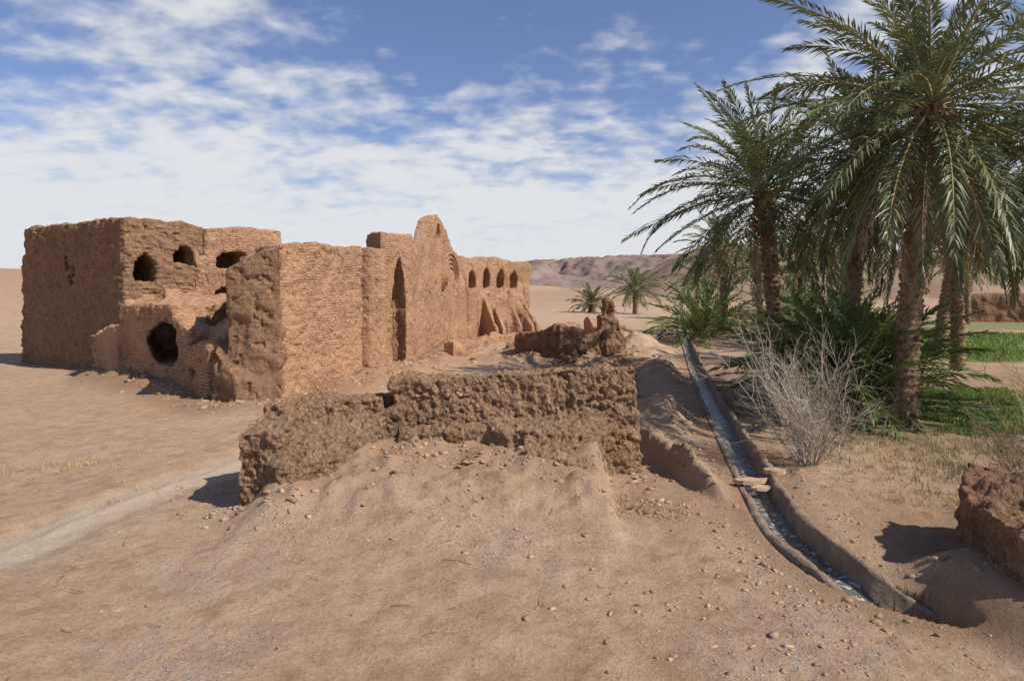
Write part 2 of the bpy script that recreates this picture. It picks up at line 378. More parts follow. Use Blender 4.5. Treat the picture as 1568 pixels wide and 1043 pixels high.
def cC(bm): cutter(bm,-4.95,30.15,.88,-.48,.05,.95,5.0,1.5,'arch')
par(solid('gate_tower',bC,cC,.065,M_lit,((.9,.08,'f'),(.3,.05,'f'),(.18,.05,'p')),.10,BLD))
def eX(D): return -4.7+.096*(D-31)
def bE(bm):
    prof=[(30.8,5.55),(33.6,5.75),(34.3,6.0),(35.2,7.05),(36.3,7.45),(37.6,7.55),(38.8,7.3),(40.2,6.9),(41.2,6.3),(42.4,5.9),(44.2,5.7)]
    for (d0,h0),(d1,h1) in zip(prof[:-1],prof[1:]):
        prism(bm,[(eX(d0),d0-.02),(eX(d1),d1+.02),(eX(d1)-2.0,d1+.02),(eX(d0)-2.0,d0-.02)],[min(h0,5.7),min(h1,5.7),5.2,5.2])
        if max(h0,h1)>5.8:
            prism(bm,[(eX(d0)+.0,d0-.02),(eX(d1)+.0,d1+.02),(eX(d1)-.6,d1+.02),(eX(d0)-.6,d0-.02)],[h0,h1,h1,h0])
def cE(bm):
    cutter(bm,eX(37.8),37.8,1,-.1,6.3,1.0,.8,.35,'arch')
par(solid('iwan_wall',bE,cE,.08,M_lit,((1.2,.10,'f'),(.3,.06,'f'),(.18,.06,'p'),(.8,.06,'r')),.12,BLD))
av=[];af=[]
for rr in (1.0,1.35,1.7,2.05):
    pr=None
    for i in range(25):
        a=-.5+i/24*(math.pi+1.0)
        d=41.2+math.cos(a)*rr*1.3; z=4.1+math.sin(a)*rr*.75; x=eX(d)+.02
        b0=len(av)
        for dx,dr in ((-.12,-.05),(.06,-.04),(.06,.04),(-.12,.05)):
            av.append((x+dx,d+math.cos(a)*dr*1.3,z+math.sin(a)*dr))
        if pr is not None:
            for q in range(4): af.append((pr+q,pr+(q+1)%4,b0+(q+1)%4,b0+q))
        pr=b0
o=mesh_obj('arch_relief',av,af,M_lit,BLD); par(o)
F1,F2=(-3.5,44.0),(1.1,50.2)
def bF(bm):
    wallseg(bm,[(F1[0]-.7,F1[1]+.5),(F2[0]-.7,F2[1]+.5)],1.6,[5.75,5.45])
    wallseg(bm,[(.6,50.6),(-1.2,55)],1.2,[5.4,5.2])
    n=(.8,-.6); t=(.6,.8)
    for k in range(7):
        s=3.2+k*.55; x=F1[0]+t[0]*s; y=F1[1]+t[1]*s; e=1.0+.5*math.sin(k*1.3+1); w=.2
        sx=(k-3)*.28
        prism(bm,[(x-w*.6,y-w*.8),(x+n[0]*.25-w*.6,y+n[1]*.25-w*.8),(x+n[0]*.25+w*.6,y+n[1]*.25+w*.8),(x+w*.6,y+w*.8)],[3.2+.25*math.sin(k*2)]*4,batter=0.0)
        prism(bm,[(x+t[0]*sx*.5-w*.6,y+t[1]*sx*.5-w*.8),(x+t[0]*sx+n[0]*e-w*.6,y+t[1]*sx+n[1]*e-w*.8),(x+t[0]*sx+n[0]*e+w*.6,y+t[1]*sx+n[1]*e+w*.8),(x+t[0]*sx*.5+w*.6,y+t[1]*sx*.5+w*.8)],[3.0,.9,.9,3.0])
def cF(bm):
    for tt in (.2,.4,.61,.81):
        p=lerp2(F1,F2,tt); cutter(bm,p[0],p[1],.8,-.6,3.55,.75,1.35,1.2,'arch')
par(solid('niche_wall',bF,cF,.1,M_lit,((1.2,.12,'f'),(.35,.06,'f'),(.9,.1,'r')),.18,BLD))

def bG(bm):
    r=random.Random(5)
    pts=[(.9,33.2),(1.6,32.6),(2.3,31.6),(3.9,31.9),(4.6,32.6),(5.0,34.0),(4.9,35.4),(4.7,37),(5.6,39),(.2,34.5),(2.6,30.3),(4.9,30.6)]
    hh=[1.0,1.3,1.1,1.1,1.0,1.2,1.4,1.2,1.1,1.0,.5,.6]
    for (x,y),h in zip(pts,hh):
        k=6; a0=r.random()*6; w=r.uniform(.4,.7)
        prism(bm,[(x+w*math.cos(a0+i*2*math.pi/k)*r.uniform(.7,1.2),y+w*math.sin(a0+i*2*math.pi/k)*r.uniform(.7,1.2)) for i in range(k)],[h*r.uniform(.6,.95) for _ in range(k)],batter=r.uniform(.2,.6),ctr=h)
    wallseg(bm,[(.5,32.6),(2.2,31.4),(3.0,31.2)],.6,[1.3,1.9,1.6]); wallseg(bm,[(3.0,31.2),(4.3,31.3),(5.0,31.8)],.6,[1.2,1.7,1.3]); wallseg(bm,[(4.9,31.8),(5.2,34.5)],.6,[1.1,1.4])
    prism(bm,[(4.55,34.9),(5.5,35.0),(5.4,36.1),(4.5,36.0)],[2.1,1.8,1.9,2.2],batter=.5)
    prism(bm,[(4.75,35.2),(5.3,35.2),(5.25,35.85),(4.75,35.85)],[3.0,2.7,2.7,2.9],batter=.35)
solid('broken_mud_wall',bG,None,.065,M_dark,((.9,.2,'f'),(.3,.12,'f'),(.2,.08,'p'),(.7,.1,'r')),.3)
def bH(bm):
    wallseg(bm,[(-3.0,33.5),(-1.8,36),(-.6,41),(2.4,43.5)],.5,[.9,.8,.9,.7]); wallseg(bm,[(7.2,45),(5.8,50),(8.5,58)],1.0,[.8,1.2,.8]); wallseg(bm,[(3,47),(5,55)],.8,[.9,.7])
solid('low_mud_wall',bH,None,.11,M_lit,((.9,.25,'f'),(.35,.12,'f')),.5)

# ------------------------------------------------------------------ near ruined wall
def bM(bm):
    prism(bm,[(-2.35,13.0),(-.4,13.15),(-.38,13.75),(-2.3,13.6)],[1.82,1.9,1.92,1.87],batter=.02)
    prism(bm,[(-.45,13.15),(2.45,13.5),(2.5,14.15),(-.4,13.75)],[1.93,1.97,1.95,1.95],batter=.03)
    prism(bm,[(-2.1,12.6),(-.2,12.75),(-.2,13.4),(-2.2,13.2)],[.86,.95,1.05,.95],batter=.02)
    prism(bm,[(-.4,12.6),(1.35,12.35),(1.75,12.7),(1.9,13.6),(-.4,13.3)],[.98,.92,.88,1.12,1.12],batter=.03)
    prism(bm,[(.2,12.05),(1.3,11.5),(1.55,12.0),(1.5,12.7),(.3,12.8)],[.70,.55,.62,.98,.98],batter=.06)
    prism(bm,[(1.8,13.0),(2.5,13.3),(2.5,14.0),(1.8,14)],[.9,.75,.8,.9],batter=.1)
    wallseg(bm,[(-2.3,13.3),(-3.3,12.9),(-4.0,12.2),(-4.05,11.25)],.72,[1.5,1.62,1.5,1.25])
    prism(bm,[(-4.3,11.3),(-3.7,10.8),(-2.9,11.3),(-2.4,12.8),(-3.9,12.6)],[1.1,.75,.75,1.2,1.5],batter=.12)
def cM(bm):
    cutter(bm,-1.03,13.1,0,-1,1.36,.40,.36,.5,'round')
    cutter(bm,-1.03,13.1,0,-1,1.42,.22,.26,1.6,'round')
    cutter(bm,-2.35,12.9,.1,-1,1.25,.3,.35,.35,'round')
    cutter(bm,1.7,13.2,0,-1,1.3,.5,.12,.25,'b')
solid('ruined_mud_wall',bM,cM,.028,M_wall,((.8,.08,'f'),(.20,.085,'f'),(.08,.05,'f'),(.13,.08,'p')),.07)
def bR(bm):
    wallseg(bm,[(6.9,9.5),(6.4,8.7),(6.1,7.5),(6.0,6.0)],1.0,[.95,1.0,.85,.7])
    prism(bm,[(6.2,9.3),(5.8,8.3),(5.4,7.4),(5.3,6.0),(7,6),(7.4,9)],[.75,.55,.3,.35,.9,.9],batter=.1)
    wallseg(bm,[(6.9,9.3),(9.5,10.2)],.8,[.95,.7])
solid('eroded_mud_bank',bR,None,.032,M_dark,((.8,.2,'f'),(.25,.12,'f'),(.1,.05,'f'),(.15,.06,'p')),.2)
def bW(bm):
    wallseg(bm,[(47,72),(56,70),(72,73)],1.6,[2.6,3.0,2.6]); wallseg(bm,[(25,82),(34,80),(42,82)],1.0,[1.0,1.2,1.0])
solid('garden_mud_wall',bW,None,.2,M_dark,((1.6,.3,'f'),(.5,.12,'f')),.4)

# ------------------------------------------------------------------ canal
mc,nt,b=new_mat('canal_concrete'); tc=N(nt,'ShaderNodeTexCoord').outputs['Object']
n=noise(nt,tc,3,7,.65); n2=noise(nt,tc,25,5,.6)
c=mix(nt,maprange(nt,n.outputs[0],.35,.65),(.34,.25,.18),(.22,.16,.115)); c=mix(nt,maprange(nt,n2.outputs[0],.5,.75,0,.7),c,(.42,.30,.20))
nt.links.new(c,b.inputs['Base Color']); nt.links.new(bump(nt,n2.outputs[0],1.0,.05),b.inputs['Normal'])
mw,nt,b=new_mat('canal_water'); b.inputs['Roughness'].default_value=.1; b.inputs['Specular IOR Level'].default_value=1.0
tc=N(nt,'ShaderNodeTexCoord').outputs['Object']; n=noise(nt,tc,9,6,.65,.6); nt.links.new(bump(nt,n.outputs[0],.6,.03),b.inputs['Normal'])
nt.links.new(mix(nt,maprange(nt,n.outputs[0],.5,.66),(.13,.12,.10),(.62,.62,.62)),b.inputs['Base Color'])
T=np.gradient(CP,axis=0); T/=np.linalg.norm(T,axis=1)[:,None]; Nr=np.stack([-T[:,1],T[:,0]],1)
prof=[(-.37,-.35),(-.35,.02),(-.30,.05),(-.235,.04),(-.21,-.45),(.20,-.45),(.225,.16),(.26,.20),(.34,.19),(.38,-.3)]
def sweep(profile,name,mat,jit=.0,smooth=False):
    P=[];Q=[]
    for i in range(len(CP)-1):
        L=np.linalg.norm(CP[i+1]-CP[i]); k=max(1,int(L/.08)) if CP[i][1]<40 else 3
        for j in range(k):
            t=j/k; P.append(CP[i]*(1-t)+CP[i+1]*t); Q.append(Nr[i]*(1-t)+Nr[i+1]*t)
    P=np.array(P);Q=np.array(Q); n=len(P); m=len(profile); vs=[]
    for u,v in profile:
        jj=jit*fbm(P[:,0]*2.1+u*7,P[:,1]*2.1,P[:,0]*0+v*5,5,.6)
        sink=np.where(P[:,1]<8.5,(8.5-P[:,1])*.42,0)
        vs.append(np.stack([P[:,0]+Q[:,0]*(u+jj),P[:,1]+Q[:,1]*(u+jj),v+jj*1.0-sink],1))
    vs=np.array(vs)
    idx=np.arange(m*n).reshape(m,n)
    F=np.stack([idx[:-1,:-1],idx[:-1,1:],idx[1:,1:],idx[1:,:-1]],-1).reshape(-1,4)
    return mesh_obj(name,vs.reshape(-1,3),F,mat,smooth=smooth)
CAN=empty('irrigation_canal'); o=sweep(prof,'channel',mc,.08); o.parent=CAN
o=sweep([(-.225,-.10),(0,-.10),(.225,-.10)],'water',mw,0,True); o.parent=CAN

# ------------------------------------------------------------------ stones
def ico(sub=1):
    bm=bmesh.new(); bmesh.ops.create_icosphere(bm,subdivisions=sub,radius=1); v=np.array([p.co[:] for p in bm.verts]); f=np.array([[q.index for q in x.verts] for x in bm.faces]); bm.free(); return v,f
IV,IF=ico()
def scatter(name,x,y,size,flat,mat,lift=.1):
    n=len(x); z=gh(x,y); r=rng.uniform(.45,1.35,(n,len(IV),1)); a=rng.uniform(0,6.28,n)
    S=np.stack([rng.uniform(.7,1.7,n),rng.uniform(.45,1.1,n),flat*rng.uniform(.5,1.3,n)],1)*size[:,None]
    P=np.sign(IV[None])*np.abs(IV[None])**.45*r*S[:,None,:]*.85
    tl=rng.uniform(-.45,.45,n)[:,None]; P=np.stack([P[...,0],P[...,1]*np.cos(tl)-P[...,2]*np.sin(tl),P[...,1]*np.sin(tl)+P[...,2]*np.cos(tl)],-1)
    ca,sa=np.cos(a)[:,None],np.sin(a)[:,None]
    P=np.stack([P[...,0]*ca-P[...,1]*sa+x[:,None],P[...,0]*sa+P[...,1]*ca+y[:,None],P[...,2]+(z+size*flat*lift)[:,None]],-1)
    F=(IF[None]+np.arange(n)[:,None,None]*len(IV)).reshape(-1,3)
    return mesh_obj(name,P.reshape(-1,3),F,mat)
def stone_mat(name,a,bb):
    m,nt,b=new_mat(name); g_=N(nt,'ShaderNodeNewGeometry')
    c=mix(nt,g_.outputs['Random Per Island'],a,bb); nt.links.new(c,b.inputs['Base Color'])
    tc=N(nt,'ShaderNodeTexCoord').outputs['Object']; nt.links.new(bump(nt,noise(nt,tc,60,3).outputs[0],.7,.015),b.inputs['Normal']); return m
MS=stone_mat('pebble',(.30,.19,.12),(.58,.45,.34)); MB=stone_mat('blue_chip',(.20,.20,.225),(.40,.40,.42)); MC=stone_mat('clod',(.31,.19,.115),(.52,.36,.235))
n=16000; x=rng.uniform(-11,9,n); y=4.8+15*rng.random(n)**1.4; keep=(dist_poly(x,y,CP)>.45)
dens=.15+.65*ss(.05,.45,fbm(x/1.2,y/1.2,x*0,3)); dens=np.maximum(dens,ss(-4,-3,x)*ss(2.2,1,x)*ss(8,9.5,y)*ss(14,12.8,y)*.9); dens=np.maximum(dens,ss(2,3.5,x)*.6); dens=np.where(x<-5,dens*.4,dens)
keep&=rng.random(n)<dens; x,y=x[keep],y[keep]
scatter('gravel',x,y,.004+.022*rng.random(len(x))**5,.4,MS)
cx=np.array([-.9,0,-1.6,3.2,1.2,3.4,2.6,2.4,-2.6,-.5]); cy=np.array([9.9,11.2,11.6,7.3,7.6,8.6,6.6,5.8,11.2,12.2])
k=rng.integers(0,10,1100); x=cx[k]+rng.normal(0,.8,1100); y=cy[k]+rng.normal(0,.55,1100); ok=(dist_poly(x,y,CP)>.45)&(y>4.6); x,y=x[ok],y[ok]
scatter('rubble_stones',x,y,.008+.05*rng.random(len(x))**5,.45,MC)
cx=np.array([-4.1,-.4,.1,3.3,2.6,-3.2,-2.6]); cy=np.array([8.8,9.9,9.2,7.5,6.6,6.4,9.6])
k=rng.integers(0,7,2400); x=cx[k]+rng.normal(0,.5,2400); y=cy[k]+rng.normal(0,.4,2400); ok=(dist_poly(x,y,CP)>.45)&(y>4.6); x,y=x[ok],y[ok]
scatter('slate_chips',x,y,.006+.012*rng.random(len(x)),.25,MB)
L=[(-4.6,11),(-3.4,10.4),(-1,12.2),(1.6,11.2),(2.4,12.6),(2.6,13.2),(2.6,11.2),(2.2,10.8),(.4,11.9),(-1.9,12.2)]
t=rng.uniform(0,len(FB)-1.001,1500); i=t.astype(int); q=FB[i]*(1-(t-i))[:,None]+FB[i+1]*(t-i)[:,None]
x=q[:,0]+rng.normal(0,.5,1500)+.2; y=q[:,1]+rng.normal(0,.5,1500)-.3
l=np.array(L); k=rng.integers(0,len(l),600); x=np.concatenate([x,l[k,0]+rng.normal(0,.35,600)]); y=np.concatenate([y,l[k,1]+rng.normal(0,.3,600)])
sz=np.concatenate([.02+.10*rng.random(1500)**4,.014+.065*rng.random(600)**4])
x=np.concatenate([x,rng.normal(3.2,1.8,500),rng.normal(4.2,.9,200)]); y=np.concatenate([y,rng.normal(32,2.2,500),rng.normal(19.5,2.5,200)]); sz=np.concatenate([sz,.04+.16*rng.random(500)**2,.03+.08*rng.random(200)**2])
s_=rng.uniform(0,1,600); ii=(len(CP)-1)-(s_*85).astype(int)-1; sd=rng.choice([-1,1],600); of=.5+rng.random(600)*.7
x=np.concatenate([x,CP[ii,0]+of*sd]); y=np.concatenate([y,CP[ii,1]+rng.normal(0,.3,600)]); sz=np.concatenate([sz,.012+.05*rng.random(600)**4])
ok=dist_poly(x,y,CP)>.46; scatter('mud_clods',x[ok],y[ok],sz[ok],.55,MC)
bm=bmesh.new()
def slab(bm,cx,cy,z,lx,ly,h,rot):
    vs=[]
    for zz,sc in ((z,1),(z+h,.93)):
        vs.append([bm.verts.new((cx+math.cos(rot)*lx*sc*math.cos(a)*(1+.15*math.sin(3*a+rot*5))-math.sin(rot)*ly*sc*math.sin(a),cy+math.sin(rot)*lx*sc*math.cos(a)+math.cos(rot)*ly*sc*math.sin(a),zz+.01*math.sin(5*a))) for a in [i*math.pi/5+.3 for i in range(10)]])
    bm.faces.new(vs[0][::-1]); bm.faces.new(vs[1])
    for i in range(10): bm.faces.new((vs[0][i],vs[0][(i+1)%10],vs[1][(i+1)%10],vs[1][i]))
slab(bm,4.32,12.35,.06,.32,.13,.07,.1); slab(bm,4.82,12.5,.20,.2,.15,.07,-.1); slab(bm,4.4,12.0,.05,.24,.1,.05,.2)
me=bpy.data.meshes.new('crossing_stones'); bm.to_mesh(me); bm.free(); o=bpy.data.objects.new('crossing_stones',me); col.objects.link(o); me.materials.append(stone_mat('flat_stone',(.46,.31,.20),(.52,.38,.26)))

# ------------------------------------------------------------------ palms
def leaf_mat(name,a,bb,tr=.0,rough=.5,spec=.25):
    m,nt,b=new_mat(name); g_=N(nt,'ShaderNodeNewGeometry'); tc=N(nt,'ShaderNodeTexCoord').outputs['Object']
    f=math_n(nt,'MULTIPLY',math_n(nt,'ADD',g_.outputs['Random Per Island'],maprange(nt,noise(nt,tc,.9,3).outputs[0],.3,.7)),.5)
    c=mix(nt,f,a,bb); nt.links.new(c,b.inputs['Base Color']); b.inputs['Roughness'].default_value=rough; b.inputs['Specular IOR Level'].default_value=spec
    if tr>0:
        t=N(nt,'ShaderNodeBsdfTranslucent'); nt.links.new(c,t.inputs[0]); ms=N(nt,'ShaderNodeMixShader'); ms.inputs[0].default_value=tr
        nt.links.new(b.outputs[0],ms.inputs[1]); nt.links.new(t.outputs[0],ms.inputs[2]); nt.links.new(ms.outputs[0],nt.nodes['Material Output'].inputs[0])
    return m
ML=leaf_mat('palm_leaf',(.080,.105,.038),(.22,.24,.10),.22,.42,.35)
ML2=leaf_mat('young_palm_leaf',(.06,.105,.026),(.17,.22,.06),.22,.45,.3)
MD=leaf_mat('dead_palm_leaf',(.28,.20,.10),(.46,.36,.22),0,.8,.1)
MR=leaf_mat('palm_rachis',(.26,.23,.09),(.42,.33,.14),0,.5,.3)
def trunkmat():
    m,nt,b=new_mat('palm_bark'); tc=N(nt,'ShaderNodeTexCoord').outputs['Object']; n=noise(nt,tc,7,6,.7)
    nt.links.new(mix(nt,maprange(nt,n.outputs[0],.35,.65),(.14,.09,.052),(.38,.26,.16)),b.inputs['Base Color']); nt.links.new(bump(nt,n.outputs[0],.9,.06),b.inputs['Normal']); return m
MT=trunkmat()
def frond(base,az,el,length,droop,nl,lw=.04,ll=.5,curl=.0):
    k=16; t=np.linspace(0,1,k); ela=el-droop*t**1.4; aza=az+curl*t
    d=np.stack([np.cos(ela)*np.cos(aza),np.cos(ela)*np.sin(aza),np.sin(ela)],1)
    P=np.concatenate([[base],base+np.cumsum((d[:-1]+d[1:])/2*length/(k-1),axis=0)])
    side=np.stack([-np.sin(aza),np.cos(aza),np.zeros(k)],1); up=np.cross(d,side); up=np.where((up[:,2:3]<0),-up,up)
    ro=random.uniform(-.6,.6); s2=side*math.cos(ro)+up*math.sin(ro); up=up*math.cos(ro)-side*math.sin(ro); side=s2
    r=np.linspace(.035,.006,k)*(length/4); R=[];RF=[]
    for i in range(3):
        a=i*2.094; R.append(P+side*(np.cos(a)*r)[:,None]+up*(np.sin(a)*r*.7)[:,None])
    R=np.array(R).transpose(1,0,2).reshape(-1,3)
    for i in range(k-1):
        for j in range(3): RF.append((i*3+j,i*3+(j+1)%3,i*3+3+(j+1)%3,i*3+3+j))
    tl=np.concatenate([np.linspace(.13,1,nl)]*2); sg=np.concatenate([np.ones(nl),-np.ones(nl)]); tl=np.clip(tl+rng.uniform(-.008,.008,2*nl),.1,1)
    fi=tl*(k-1); i0=np.minimum(fi.astype(int),k-2); w=(fi-i0)[:,None]
    ip=lambda A:A[i0]*(1-w)+A[i0+1]*w
    p=ip(P);dd=ip(d);sd=ip(side)*sg[:,None];uu=ip(up)
    ang=np.radians(60-38*tl)+rng.uniform(-.14,.14,2*nl)
    vang=rng.uniform(.0,.65,2*nl)
    ld=dd*np.cos(ang)[:,None]+(sd*np.cos(vang)[:,None]+uu*np.sin(vang)[:,None])*np.sin(ang)[:,None]
    le=ll*np.clip(.45+2.2*tl,0,1)*np.clip((1.12-tl)*2.6,.35,1)*rng.uniform(.8,1.1,2*nl)
    g=np.array([0,0,-1.0]); wd=np.cross(ld,uu+.3*sd+rng.normal(0,.35,(2*nl,3))); wd/=np.linalg.norm(wd,axis=1)[:,None]+1e-6
    m1=p+ld*(le*.45)[:,None]; tip=p+ld*le[:,None]+g*(le*.22)[:,None]*rng.uniform(.3,1.8,2*nl)[:,None]
    V=np.stack([p-wd*lw*.18,m1-wd*lw*.5,tip,m1+wd*lw*.5],1).reshape(-1,3); Fq=np.arange(len(V)).reshape(-1,4)
    return R,np.array(RF),V,Fq
class Acc:
    def __init__(s): s.v=[];s.f=[];s.n=0
    def add(s,v,f): s.v.append(v); s.f.append(f+s.n); s.n+=len(v)
    def obj(s,name,mat,parent):
        if s.n: return mesh_obj(name,np.concatenate(s.v),np.concatenate(s.f),mat,parent)
GA=2.39996
def palm(name,base,crown,L,nf=55,R=.28,dead=12,nl=46,lw=.045,ll=.5,mat=None,elmin=-35,trunk=True):
    mat=mat or ML; E=empty(name); bz=float(gh(np.array([base[0]]),np.array([base[1]]))[0])
    lv,rc,dv=Acc(),Acc(),Acc(); cr=np.array(crown,float)
    a0=random.uniform(0,6)
    for i in range(nf):
        q=(i+.5)/nf; el=math.radians(84-(84-elmin)*q**.85+random.uniform(-9,9)); az=a0+i*GA+random.uniform(-.25,.25)
        ln=L*random.uniform(.78,1.1)*(.74+.26*min(1,q*3)); dr=math.radians(random.uniform(35,80))*(.65+.5*q)
        if el<0: dr*=.6
        b0=cr+np.array([math.cos(az)*.13,math.sin(az)*.13,.25-.55*q])
        r,rf,v,f=frond(b0,az,el,ln,dr,nl,lw,ll,random.uniform(-.4,.4)); rc.add(r,rf); lv.add(v,f)
    for i in range(dead):
        az=a0+1+i*GA; el=math.radians(random.uniform(-78,-35))
        r,rf,v,f=frond(cr+np.array([math.cos(az)*.2,math.sin(az)*.2,-.45-.3*random.random()]),az,el,L*random.uniform(.45,.8),math.radians(random.uniform(15,40)),max(12,int(nl*.6)),lw*.8,ll*.8); dv.add(r,rf); dv.add(v,f)
    lv.obj('fronds',mat,E); rc.obj('rachises',MR,E); dv.obj('dead_fronds',MD,E)
    if trunk:
        H=crown[2]-bz; nr=int(H/.05); na=24; h=np.linspace(0,1,nr); th=np.arange(na)/na*2*np.pi
        Hh,Th=np.meshgrid(h,th,indexing='ij'); rows=Hh*H/.19; par_=np.floor(rows)%2
        saw=(rows%1.0); dia=np.abs(((Th/(2*np.pi)*8+par_*.5)%1)-.5)*2
        rad=R*(.9+.25*np.exp(-Hh*H/.5)-.12*Hh+.28*ss(.8,1,Hh))+(saw*.10)*(1-dia**2)*R/.28+.015*rng.normal(0,1,Hh.shape)
        cxp=base[0]+(crown[0]-base[0])*(Hh**1.5); cyp=base[1]+(crown[1]-base[1])*(Hh**1.5)
        V=np.stack([cxp+rad*np.cos(Th),cyp+rad*np.sin(Th),bz-.2+Hh*(H+.15)],-1).reshape(-1,3)
        idx=np.arange(nr*na).reshape(nr,na); nx2=np.roll(idx,-1,1)
        F=np.stack([idx[:-1],nx2[:-1],nx2[1:],idx[1:]],-1).reshape(-1,4); mesh_obj('trunk',V,F,MT,E)
        sb=Acc()
        for i in range(60):
            az=i*GA; hz=crown[2]-.1-i*.028; rr=R*.95; d=np.array([math.cos(az)*.7,math.sin(az)*.7,.75]); s=np.array([-math.sin(az),math.cos(az),0])
            p=np.array([crown[0]+math.cos(az)*rr,crown[1]+math.sin(az)*rr,hz]); ln=random.uniform(.15,.4)
            v=np.array([p-s*.07,p+s*.07,p+d*ln+s*.035,p+d*ln-s*.035,p-s*.06+d*.05+[0,0,-.06],p+s*.06+[0,0,-.1],p+d*ln+[0,0,-.05]+s*.03,p+d*ln+[0,0,-.05]-s*.03])
            sb.add(v,np.array([[0,1,2,3],[4,5,6,7],[0,4,7,3],[1,5,6,2],[3,2,6,7]]))
        sb.obj('frond_stubs',MT,E)
    return E
palm('date_palm',(9.75,25),(9.2,25,7.15),5.1,72,.29,8,56,.055,.58)
palm('date_palm',(10.1,17.6),(10.8,17.6,8.3),5.4,94,.29,24,64,.048,.58,elmin=-55)
palm('date_palm',(10.7,21.6),(11.1,21.8,7.8),4.1,54,.24,18,50,.050,.55,elmin=-55)
palm('date_palm',(17.4,19.2),(16.2,19.2,8.4),5.7,84,.28,14,56,.050,.58,elmin=-55)
palm('date_palm',(22.5,36),(24.2,36,8.3),5.6,60,.3,18,38,.070,.6,elmin=-50)
palm('date_palm',(19.6,30),(19.4,30,8.0),5.0,56,.26,16,40,.062,.6,elmin=-50)
palm('date_palm',(16.2,52),(16.0,52,6.4),4.3,46,.3,6,28,.09,.6)
palm('date_palm',(20,47),(20,47,5.8),4.3,46,.3,8,28,.09,.6)
palm('date_palm',(16.6,92),(16.6,92,3.2),4.8,38,.3,2,20,.15,.7,elmin=-15)
palm('date_palm',(11.2,97),(11.2,97,1.2),3.8,32,.3,0,18,.15,.7,elmin=-5)
for (x,y,z,L) in ((24,66,5.5,4.5),(29,62,6.5,4.6),(36,74,6.0,4.8),(44,66,7.0,4.8),(21,78,4.5,4.5),(52,80,6.5,5.0)):
    palm('date_palm',(x,y),(x+random.uniform(-.5,.5),y,z),L,34,.3,5,18,.14,.7,elmin=-30)
for (x,y,L,nf,lw,nl) in ((9.3,18.7,3.9,40,.05,50),(10.2,19.8,3.7,36,.05,48),(9.2,20.6,3.4,28,.05,44),(12.2,44,4.8,44,.09,28),(13.6,47,4.6,38,.09,28),(17.5,41,4.8,38,.09,28),(15.4,31,4.0,36,.065,34),(13.0,27,3.6,34,.06,34),(24,60,4.5,32,.12,20),(30,70,4.5,32,.12,20),(12.2,24.5,3.2,26,.06,34),(26,56,4.5,32,.12,20)):
    z=float(gh(np.array([x]),np.array([y]))[0])
    palm('young_date_palm',(x,y),(x,y,z+.35),L,nf,.2,4,nl,lw,.55,ML2,elmin=22,trunk=False)

# ------------------------------------------------------------------ shrubs
def shrub(name,x,y,H,W,stems,mat,rad=.011,sub=7,lean=(0,0)):
    A=Acc(); z=float(gh(np.array([x]),np.array([y]))[0])-.05
    def seg(p,q,r0,r1):
        d=q-p; d/=np.linalg.norm(d)+1e-9; s=np.cross(d,[.3,.2,1.0]); s/=np.linalg.norm(s)+1e-9; u=np.cross(d,s); V=[]
        for P,r in ((p,r0),(q,r1)):
            for i in range(3): V.append(P+(s*math.cos(i*2.094)+u*math.sin(i*2.094))*r)
        A.add(np.array(V),np.array([[0,1,4,3],[1,2,5,4],[2,0,3,5]]))
    def grow(p,d,ln,r,depth):
        n=4; pts=[p]
        for i in range(n):
            d=d+rng.normal(0,.17,3)+np.array([0,0,.05]); d/=np.linalg.norm(d); q=pts[-1]+d*ln/n; seg(pts[-1],q,r*(1-i/n*.6),r*(1-(i+1)/n*.6)); pts.append(q)
            if depth>0:
                for _ in range(2 if depth>1 else sub//3):
                    if random.random()<.75:
                        dd=d+rng.normal(0,.55,3); dd/=np.linalg.norm(dd); grow(q,dd,ln*random.uniform(.25,.5),r*.55,depth-1)
    for i in range(stems):
        az=random.uniform(0,6.283); tl=random.random()**.7*W
        d=np.array([math.cos(az)*tl+lean[0],math.sin(az)*tl+lean[1],1.0]); d/=np.linalg.norm(d)
        grow(np.array([x+math.cos(az)*.12,y+math.sin(az)*.12,z]),d,H*random.uniform(.6,1.05),rad,2)
    return A.obj(name,mat,None)
MSh=leaf_mat('dry_twig',(.34,.27,.20),(.54,.46,.37),0,.9,.1); MSb=leaf_mat('brown_twig',(.18,.12,.075),(.34,.24,.15),0,.9,.1)
shrub('dry_shrub',6.0,13.8,2.35,.8,50,MSh,.011,lean=(-.12,0))
shrub('dry_shrub',6.9,14.6,1.6,.7,14,MSh,.010)
shrub('dry_shrub',9.6,12.8,1.3,1.1,22,MSb,.012,lean=(-.5,0))
shrub('dry_shrub',8.2,11.0,.6,1.8,18,MSb,.010)
shrub('dry_shrub',13,16,2.3,.8,16,MSb,.012)
shrub('dry_shrub',11.6,14.5,1.2,1.2,22,MSh,.011)
shrub('dry_shrub',2.0,11.3,.25,1.5,10,MSb,.006)

# ------------------------------------------------------------------ grasses
def blades(name,x,y,h,w,mat,lean=.5):
    n=len(x); z=gh(x,y); a=rng.uniform(0,6.283,n); l=rng.uniform(0,lean,n)*h; b_=rng.uniform(0,6.283,n)
    p=np.stack([x,y,z-.01],1); ww=(w if isinstance(w,np.ndarray) else np.full(n,w))/2; s=np.stack([np.cos(a),np.sin(a),a*0],1)*ww[:,None]
    t=p+np.stack([np.cos(b_)*l,np.sin(b_)*l,h],1); V=np.stack([p-s,p+s,t],1).reshape(-1,3); return mesh_obj(name,V,np.arange(3*n).reshape(-1,3),mat)
MG=leaf_mat('crop_green',(.13,.21,.035),(.30,.40,.09),.25,.6,.2); MST=leaf_mat('straw',(.38,.29,.15),(.56,.45,.26),0,.8,.1)
def ru(n,x0,x1,y0,y1): return rng.uniform(x0,x1,n),rng.uniform(y0,y1,n)
xs_=[];ys_=[]
